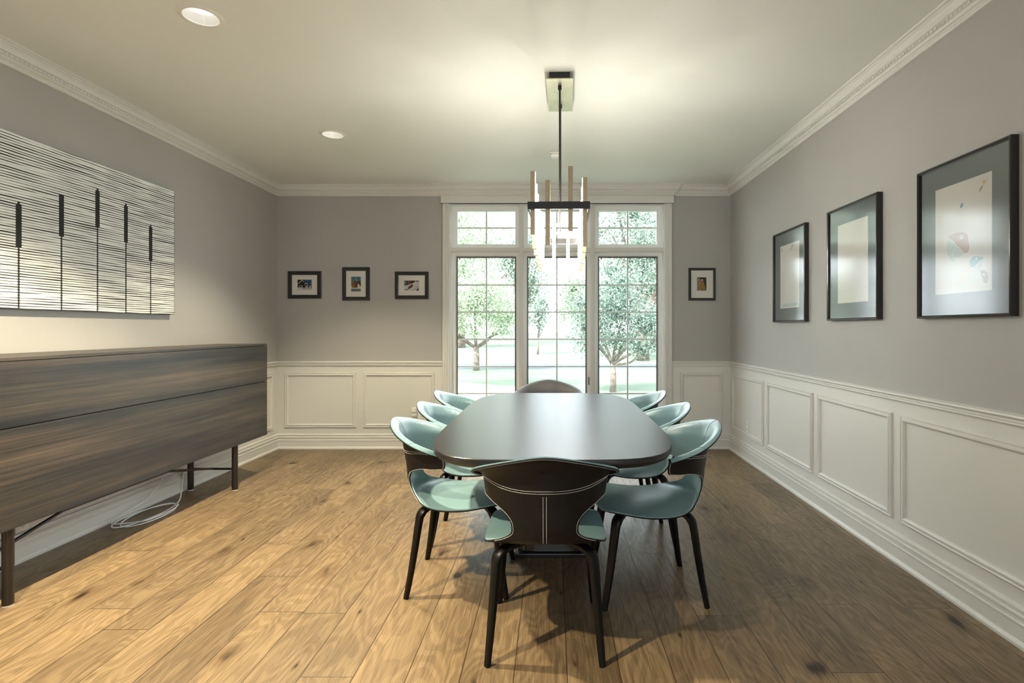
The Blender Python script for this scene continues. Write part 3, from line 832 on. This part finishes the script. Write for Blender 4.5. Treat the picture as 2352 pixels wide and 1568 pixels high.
small_picture(1582, 1643.6, 615, 689.6, 5.6, (1601.3, 1623, 636.5, 667), 'small black framed portrait picture right of the window, gold and brown mosaic', pd)

# ------------------------------------------------------------------ dining table
def make_table():
    cx, cy = 0.0, 3.182
    t = empty('dining_table', (cx, cy, 0)); tag(t, 'long black dining table with rounded ends in the middle of the room', 'table')
    n = 128; A, B, e = .56, 1.088, 4.6
    def ring(off, z):
        out = []
        for k in range(n):
            th = 2*PI*(k+.5)/n; c, s = math.cos(th), math.sin(th)
            # even spacing in angle of the superellipse
            r = (abs(c/(A-off))**e+abs(s/(B-off))**e)**(-1/e)
            out.append((r*c, r*s, z))
        return out
    prof = [(.045, .694), (.020, .699), (.006, .709), (0, .720), (0, .732), (.0015, .7375), (.004, .740)]
    mb = MB(); mb.ring_sweep([ring(o, z) for (o, z) in prof], True, True)
    mb.build('tabletop', M['table'], t, autosmooth=28)
    mb = MB(); mb.box(-.055, .055, -.70, .70, .655, .694); mb.box(-.36, .36, -.60, -.52, .665, .6935); mb.box(-.36, .36, .52, .60, .665, .6935)
    mb.build('underframe', M['blackmetal'], t, bevel=.003)
    for y in (0,):
        mb = MB(); mb.box(-.205, .205, -.235, .30, .0, .02); mb.build('base_plate', M['black'], t, bevel=.004)
        rings = []
        for (z, hx, hy) in ((.02, .20, .20), (.12, .185, .185), (.35, .17, .17), (.58, .20, .24), (.655, .26, .34)):
            r = []
            for k in range(40):
                th = 2*PI*k/40; c, s = math.cos(th), math.sin(th); q = (abs(c/hx)**6+abs(s/hy)**6)**(-1/6); r.append((q*c, q*s, z))
            rings.append(r)
        mb = MB(); mb.ring_sweep(rings, True, True); mb.build('pedestal', M['black'], t, autosmooth=40)
make_table()

# ------------------------------------------------------------------ chairs
ROWS = [(-.354,.800,.316,.300,-.145,1.0), (-.338,.792,.292,.287,-.121,1.0), (-.321,.776,.270,.273,-.108,1.0), (-.307,.748,.254,.258,-.086,1.0),
        (-.295,.714,.245,.248,-.060,1.0), (-.288,.670,.241,.243,-.040,1.0), (-.282,.636,.238,.238,-.030,.985), (-.279,.617,.238,.236,-.014,.90), (-.276,.600,.238,.236,0,.70),
        (-.273,.577,.238,.235,0,.48), (-.270,.547,.238,.23,0,.37), (-.265,.515,.238,.22,0,.340), (-.255,.488,.24,.20,0,.36),
        (-.235,.462,.25,.15,.0,.46), (-.20,.444,.26,.10,-.006,.63), (-.14,.434,.262,.06,-.012,.73), (-.05,.430,.262,.02,-.016,.76),
        (.05,.433,.262,0,-.016,.76), (.14,.441,.26,-.02,-.012,.74), (.20,.442,.26,-.05,-.008,.67), (.235,.434,.26,-.08,-.004,.53), (.250,.420,.26,-.1,0,.38)]
SUB = 6
DENSE = catmull(ROWS, SUB)
def surf(v, s):
    f = max(0, min(len(DENSE)-1.0001, v*SUB)); i = int(f); t = f-i
    r = DENSE[i]*(1-t)+DENSE[i+1]*t
    yc, zc, X, dy, dz, S = r
    a = s*S*PI/2
    fl = 0.0
    if v < 5 and X > .243: fl = math.copysign((X-.243)*max(0., (abs(s)-.62)/.38)**2, s)   # the flare fades out towards the arm ends
    return np.array([X*math.sin(a)-fl, yc+dy*(1-math.cos(a)), zc+dz*(math.sqrt(s*s+.01)-.1)/.905*(.6+.4*abs(s))])
def nrm(v, s):
    e = 1e-3
    dv = surf(min(v+e*8, len(ROWS)-1-1e-4), s)-surf(max(v-e*8, 0), s); ds = surf(v, s+e)-surf(v, s-e)
    n = np.cross(ds, dv); L = np.linalg.norm(n)
    return n/L if L > 1e-12 else np.array([0, 0, 1.])
VM = len(ROWS)-1.0
# orientation: make normals point to the sitter (inside)
SG = 1.0 if nrm(3.0, 0)[1] > 0 else -1.0
def shell(v0, v1, smax, o0, o1, nv=126, ns=44):
    mb = MB()
    top = []; bot = []
    for i in range(nv+1):
        v = v0+(v1-v0)*i/nv
        for j in range(ns+1):
            s = -smax+2*smax*j/ns
            p = surf(v, s); n = nrm(v, s)*SG
            top.append(tuple(p+n*o1)); bot.append(tuple(p+n*o0))
    k = len(top); mb.v = top+bot; W = ns+1
    def q(a, b_, c, d): mb.f.append((a, b_, c, d)); mb.mi.append(0)
    for i in range(nv):
        for j in range(ns):
            a = i*W+j; q(a, a+1, a+W+1, a+W); q(k+a, k+a+W, k+a+W+1, k+a+1)
        a = i*W; q(a, a+W, k+a+W, k+a); a = i*W+ns; q(a, k+a, k+a+W, a+W)
    for j in range(ns):
        a = j; q(a, k+a, k+a+1, a+1); a = nv*W+j; q(a, a+1, k+a+1, k+a)
    return mb
def dashes(curves, off, w=.0009, dash=.0038, gap=.0020, cont=False):
    mb = MB()
    for cv in curves:
        P = [surf(v, s)+nrm(v, s)*SG*off for (v, s) in cv]
        Nn = [nrm(v, s)*SG for (v, s) in cv]
        acc = 0.0; L = [0.0]
        for i in range(1, len(P)): acc += np.linalg.norm(P[i]-P[i-1]); L.append(acc)
        def at(d):
            i = max(1, min(len(L)-1, int(np.searchsorted(L, d)))); t = (d-L[i-1])/(L[i]-L[i-1]+1e-12)
            return P[i-1]*(1-t)+P[i]*t, Nn[i]
        d = 0.0
        step = dash+gap if not cont else dash
        while d+dash < acc:
            a, n = at(d); c, _ = at(d+dash)
            t = c-a; t /= np.linalg.norm(t)+1e-9; b_ = np.cross(t, n); b_ /= np.linalg.norm(b_)+1e-9
            sg = -1 if off < 0 else 1
            vs_ = []
            for q in (a, c):
                for (u, h) in ((-w, 0), (w, 0), (w*.6, .0011), (-w*.6, .0011)): vs_.append(tuple(q+b_*u+n*h*sg))
            mb.add(vs_, [(0,1,2,3), (7,6,5,4), (0,4,5,1), (1,5,6,2), (2,6,7,3), (3,7,4,0)])
            d += step
    return mb
def smax_line(v0, v1, inset, sgn, n=80):
    out = []
    for i in range(n+1):
        v = v0+(v1-v0)*i/n
        f = min(len(DENSE)-1, int(v*SUB)); S = DENSE[f][5]
        out.append((v, sgn*(1-inset/max(.05, .24*S*1.2))))
    return out
OUTB, OUTF = -.0055, -.0002
def leg_mb(sx, sy):
    pts = [(.035, .03, .4045), (.09, .085, .4040), (.140, .132, .4030), (.166, .156, .397), (.180, .170, .380), (.187, .178, .350), (.196, .196, .22), (.205, .214, .10), (.2135, .232, 0)]
    pts = catmull(pts, 4)
    mb = MB(); rings = []; n = len(pts)
    hd = np.array([1., 1., 0])/math.sqrt(2)
    for i, p in enumerate(pts):
        p = np.array(p); t = pts[min(i+1, n-1)]-pts[max(i-1, 0)]; t /= np.linalg.norm(t)
        lat = np.array([-t[1]-0*t[0], t[0], 0]); lat = np.array([-1., 1., 0])/math.sqrt(2)
        nn = np.cross(t, lat); nn /= np.linalg.norm(nn)
        f = i/(n-1); w = .020+.003*math.sin(f*PI) if f < .5 else .023-.0105*(f-.5)*2; h = .0125 if f < .3 else .0125+.004*min(1, (f-.3)*5)-.006*max(0, (f-.5)*2)
        if f < .3: w = .019
        ring = []
        for k in range(12):
            th = 2*PI*k/12; c, s = math.cos(th), math.sin(th); r = (abs(c)**4+abs(s)**4)**(-.25)
            q = p+lat*w*r*c+nn*h*r*s
            ring.append((q[0]*sx, q[1]*sy, max(q[2], 0.0)))
        rings.append(ring)
    mb.ring_sweep(rings, True, True); return mb

def make_chair(liner_mat):
    c = empty('dining_chair')
    o = shell(0, VM, 1.0, OUTB, OUTF).build('leather_shell', M['leather'], c, autosmooth=50)
    # double row under the collar, double row down the spine, single rows along the edges, all on the outside
    cs = []
    for dv in (0, .24):
        cs.append([(5.15+dv-2.35*abs(s)**2.0, s) for s in np.linspace(-.97, .97, 90)])
    cs.append([(5, .03)]); cs.append([(5, -.03)])
    for k in (2, 3):
        cs[k] = [(v, math.copysign(.0058/(.24*PI/2*DENSE[min(len(DENSE)-1, int(v*SUB))][5]), cs[k][0][1])) for v in np.linspace(5.7, 13.2, 60)]
    cs.append([(.22, s) for s in np.linspace(-.985, .985, 90)])
    for sg in (-1, 1): cs.append(smax_line(4.0, 13.6, .006, sg))
    for q in cs: dashes([q], OUTB).build('stitching', M['thread'], o)
    # embossed oval mark on the back
    em = MB()
    def onb(x, z):
        v = 3.1+(.750-z)/.043; 
        p = surf(v, x/.40); n = nrm(v, x/.40)*SG; return tuple(p+n*(OUTB-.0004))
    el = [onb(.022*math.cos(a*PI/12), .745+.0085*math.sin(a*PI/12)) for a in range(25)]
    em.tube(el, .0006, 5, cap=False); 
    rc = [onb(x, z) for (x, z) in ((-.027, .733), (.027, .733), (.027, .757), (-.027, .757), (-.027, .733))]
    em.tube(rc, .0005, 5, cap=False)
    em.tube([onb(x, z) for (x, z) in ((-.012, .741), (-.012, .749), (-.004, .745), (.004, .749), (.004, .741), (.012, .745))], .0006, 5)
    em.build('embossed_mark', M['leather'], o, smooth=True)
    ln = shell(.06, VM-.08, .984, 0, .0045).build('seat_lining', liner_mat, c, autosmooth=50)
    sc = [[(v, s) for v in np.linspace(.1, 5.6, 40)] for s in (0.0,)]
    sc += [[(v, sg*(.66+.02*v)) for v in np.linspace(.1, 2.6, 20)] for sg in (-1, 1)]
    sc += [[(12.6+.9*s*s, s) for s in np.linspace(-.95, .95, 40)]]
    for q in sc: dashes([q], .0045, .0007, .004, 0, True).build('seam', M['seam'], ln)
    for (sx, sy) in ((1, 1), (-1, 1), (1, -1), (-1, -1)):
        leg_mb(sx, sy).build('leg', M['legwood'], c, autosmooth=35)
    MB().box(-.075, .075, -.065, .065, .398, .416).build('seat_mount', M['legwood'], c, bevel=.003)
    return c
proto = make_chair(M['teal'])
G1 = 'teal and black leather chairs around the table'
CH = [(-.028, 2.230, 0, 'head chair with its black stitched back to the viewer, at the near table end', None),
      (-.446, 2.712, -PI/2, 'near left chair with teal seat, first of three on the left of the table', None),
      (-.465, 3.300, -PI/2, 'middle left chair, second of three on the left of the table', None),
      (-.492, 3.890, -PI/2, 'far left chair nearest the window, last of three on the left of the table', None),
      (.450, 2.618, PI/2+math.radians(3), 'near right chair with teal seat, first of three on the right of the table', None),
      (.468, 3.262, PI/2, 'middle right chair, second of three on the right of the table', None),
      (.455, 3.890, PI/2, 'far right chair nearest the window, last of three on the right of the table', None)]
for i, (x, y, rz, lb, _) in enumerate(CH):
    c = proto if i == 0 else copy_tree(proto)
    c.location = (x, y, 0); c.rotation_euler = (0, 0, rz); tag(c, lb, 'chair', G1)
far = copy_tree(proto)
far.location = (-.035, 4.375, 0); far.rotation_euler = (0, 0, PI); tag(far, 'head chair with lining greyed for backlight, facing the viewer at the window end of the table', 'chair', G1)
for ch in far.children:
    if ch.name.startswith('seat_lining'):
        ch.data = ch.data.copy(); ch.data.materials.clear(); ch.data.materials.append(M['teal_backlit'])
        for g in ch.children: g.data = g.data.copy(); g.data.materials.clear(); g.data.materials.append(M['teal_backlit'])

# ------------------------------------------------------------------ garden outside
GZ = -.40
def quadstruct(name, pts, mat, label, cat, th=.05):
    mb = MB(); n = len(pts)
    mb.ring_sweep([[(x, y, z-th) for (x, y, z) in pts], pts], True, True)
    return struct(mb.build(name, mat), label, cat)
quadstruct('lawn', [(-60, YB+.3, GZ), (60, YB+.3, GZ), (60, 22.0, GZ), (-60, 22.0, GZ)], M['lawn'], 'pale green front lawn outside the windows', 'lawn')
quadstruct('far_lawn', [(-60, 26.2, GZ), (60, 26.2, GZ), (60, 120, GZ+.9), (-60, 120, GZ+.9)], M['lawn'], 'far lawn beyond the street', 'lawn')
quadstruct('street', [(-60, 22.0, GZ-.02), (60, 22.0, GZ-.02), (60, 25.6, GZ-.02), (-60, 25.6, GZ-.02)], M['road'], 'blue grey street crossing behind the front lawn', 'street')
quadstruct('curb', [(-60, 25.6, GZ+.02), (60, 25.6, GZ+.02), (60, 26.2, GZ+.02), (-60, 26.2, GZ+.02)], M['concrete'], 'pale curb on the far side of the street', 'curb')
quadstruct('driveway', [(-12, 8.5, GZ+.02), (-.7, 8.5, GZ+.02), (-.95, 15.1, GZ+.02), (-3.0, 16.6, GZ+.02), (-12, 17.6, GZ+.02)], M['concrete'], 'pale driveway on the left of the lawn', 'driveway')

def leaves(rs, blobs, count, size, stretch=(1, 1, 1), shell_=.55, droop=0):
    """blobs: (cx,cy,cz,rx,ry,rz); diamonds of given size scattered mostly near the surface"""
    blobs = np.array(blobs, float)
    vol = blobs[:, 3]*blobs[:, 4]*blobs[:, 5]; idx = rs.choice(len(blobs), count, p=vol/vol.sum())
    d = rs.normal(size=(count, 3)); d /= np.linalg.norm(d, axis=1)[:, None]
    r = (shell_+(1-shell_)*rs.rand(count))[:, None]
    c = blobs[idx, :3]+d*r*blobs[idx, 3:]
    a = rs.normal(size=(count, 3)); a /= np.linalg.norm(a, axis=1)[:, None]
    if droop: a[:, 2] -= droop; a /= np.linalg.norm(a, axis=1)[:, None]
    b2 = np.cross(a, rs.normal(size=(count, 3))); b2 /= np.linalg.norm(b2, axis=1)[:, None]
    s = size*(.6+.8*rs.rand(count))[:, None]
    v = np.stack([c-a*s, c+b2*s*.5, c+a*s, c-b2*s*.5], axis=1).reshape(-1, 3)
    return v
def tree(x, y, name, label, trunk_h, trunk_r, blobs, count, size, mat, seed, branches=5, droop=0, shell_=.4, cat='tree', z0=None):
    rs = np.random.RandomState(seed); z0 = GZ if z0 is None else z0
    e = empty(name, (x, y, z0)); tag(e, label, cat, 'trees outside the window')
    mb = MB()
    mb.tube([(0, 0, -.1), (.02, 0, trunk_h*.5), (0, .02, trunk_h)], [trunk_r*1.25, trunk_r, trunk_r*.9], 10)
    for k in range(branches):
        bl = blobs[k % len(blobs)]; tg = np.array(bl[:3])+rs.normal(size=3)*np.array(bl[3:])*.35
        p0 = np.array([0, .01, trunk_h*(.9+.08*rs.rand())]); mid = (p0+tg)/2+np.array([0, 0, -.12*rs.rand()])+rs.normal(size=3)*.05
        mb.tube(catmull([p0, mid, tg], 4), [trunk_r*.6*(1-i/9*.8) for i in range(9)], 6)
    mb.build('trunk', M['bark'], e, smooth=True)
    v = leaves(rs, blobs, count, size, droop=droop, shell_=shell_)
    me = bpy.data.meshes.new('foliage'); n = count
    me.vertices.add(n*4); me.vertices.foreach_set('co', v.astype(np.float32).ravel())
    me.loops.add(n*4); me.loops.foreach_set('vertex_index', np.arange(n*4, dtype=np.int32))
    me.polygons.add(n); me.polygons.foreach_set('loop_start', np.arange(0, n*4, 4, dtype=np.int32))
    me.update(calc_edges=True); me.materials.append(mat)
    o = bpy.data.objects.new('foliage', me); COL.objects.link(o); o.parent = e
    return e
tree(1.56, 14.0, 'crabapple_tree', 'small dark leafed tree with mottled trunk on the front lawn, seen in the right window', .78, .075,
     [(.0, 0, 2.1, 1.15, 1.0, .8), (-.6, 0, 1.7, .75, .8, .65), (.9, .2, 1.8, .9, .9, .65), (.2, 0, 2.8, .8, .8, .6), (1.2, 0, 1.35, .5, .6, .35), (-.75, -.2, 2.3, .5, .6, .5), (.1, 0, 1.35, .7, .7, .35), (-.55, 0, 1.15, .6, .5, .3), (.75, -.1, 1.12, .7, .5, .3), (1.45, 0, 1.1, .5, .5, .25)],
     17000, .034, M['leaf_dark'], 1, 9, shell_=.1)
tree(-3.0, 21.2, 'crabapple_tree', 'low spreading pale tree before the street, seen in the left window', .95, .11,
     [(0, 0, 2.7, 2.0, 1.6, .95), (-1.4, 0, 2.2, 1.0, 1, .6), (1.3, 0, 2.2, 1.0, 1, .6), (.2, 0, 3.3, 1.3, 1.2, .6), (-.5, -.3, 1.75, .9, .8, .3), (.8, -.3, 1.8, .7, .8, .3), (-1.2, -.2, 1.5, .9, .7, .3), (1.2, -.2, 1.5, .9, .7, .3), (0, -.3, 1.45, .7, .6, .25)],
     18000, .044, M['leaf_pale'], 2, 9, shell_=.1)
tree(-4.2, 13.5, 'willow_tree', 'tall pale willow with hanging leaves filling the upper left window', 3.2, .09,
     [(1.6, 0, 4.4, 1.6, 1.4, .9), (2.6, .3, 3.7, 1.0, .8, .9), (.4, 0, 4.1, 1.4, 1.4, 1.1), (1.6, .4, 5.2, 1.8, 1.5, .7), (-1.2, 0, 4.2, 1.5, 1.2, 1.2)],
     16000, .040, M['leaf_pale'], 3, 0, droop=1.2, shell_=.1)
tree(4.6, 24.5+3, 'maple_tree', 'tall leafy tree across the street filling the upper right window', 2.6, .28,
     [(0, 0, 5.6, 2.6, 2.0, 2.0), (-1.6, 0, 4.6, 1.5, 1.4, 1.3), (1.6, 0, 4.6, 1.8, 1.5, 1.5), (-.5, 0, 7.6, 2.2, 1.8, 1.6), (-2.3, 0, 6.6, 1.2, 1.2, 1.2)],
     22000, .062, M['leaf_mid'], 4, 8, shell_=.1)
tree(-.9, 33, 'young_tree', 'small thin tree on the far lawn in the middle window', 1.1, .06,
     [(0, 0, 2.4, .9, .8, .9), (.3, 0, 3.3, .6, .6, .6)], 1600, .09, M['leaf_mid'], 5, 4, shell_=.1)
tree(-7.2, 42, 'shade_tree', 'broad tree with a thick trunk on the far lawn behind the left tree', 2.2, .38,
     [(0, 0, 5.2, 3.4, 2.6, 2.4), (2.6, 0, 4.6, 1.9, 1.8, 1.6), (-2.8, 0, 4.4, 2.0, 2, 1.8), (.6, 0, 8.0, 3.0, 2.4, 2.0)], 14000, .11, M['leaf_pale'], 6, 8, shell_=.1)
tree(-2.6, 50, 'shade_tree', 'tall tree left of the sky gap in the middle window', 2.8, .3,
     [(0, 0, 5.8, 2.6, 2.2, 2.6), (.6, 0, 9.3, 2.2, 2, 2.0), (-1.5, 0, 8.0, 2.0, 2, 2.0)], 13000, .11, M['leaf_mid'], 7, 8, shell_=.1)
tree(8.6, 47, 'shade_tree', 'tall tree far behind the dark tree on the right', 2.6, .36,
     [(0, 0, 5.4, 3.2, 2.4, 2.8), (-2.6, 0, 4.4, 2.2, 2, 1.8), (1.2, 0, 9.4, 3.2, 2.4, 2.2), (-1.8, 0, 7.6, 1.8, 1.8, 1.6)], 15000, .11, M['leaf_mid'], 8, 8, shell_=.1)
tree(-14.5, 56, 'shade_tree', 'distant tree at the far left beyond the lawn', 2.6, .36,
     [(0, 0, 6.4, 4.2, 3, 3.4), (2.2, 0, 10.4, 3.6, 2.4, 2.8)], 6000, .2, M['leaf_pale'], 9, 6, shell_=.1)
tree(17.0, 58, 'shade_tree', 'distant tree at the far right beyond the lawn', 2.6, .36,
     [(0, 0, 6.4, 4.2, 3, 3.4), (-2.2, 0, 10.4, 3.6, 2.4, 2.8)], 6000, .2, M['leaf_mid'], 10, 6, shell_=.1)
for k, (x, y, w) in enumerate(((-24, 84, 7), (-8, 92, 6.5), (6.5, 92, 6.5), (22, 84, 7), (38.5, 84, 7), (-40.5, 84, 7))):
    tree(x, y, 'woodland_tree', ['hazy woodland tree mass farthest left', 'hazy woodland tree behind the left window', 'hazy woodland tree behind the middle window', 'hazy woodland tree behind the right window',
         'hazy woodland tree farthest right', 'hazy woodland tree outside the left edge'][k], 2.5, .4,
         [(0, 0, 4.6, w, 3, 4.2), (-w*.4, 0, 8.0, w*.5, 3, 2.6), (w*.4, 0, 7.6, w*.5, 3, 2.4)], 5000, .36, M['leaf_pale'], 20+k, 4, shell_=.05, z0=GZ+.5)
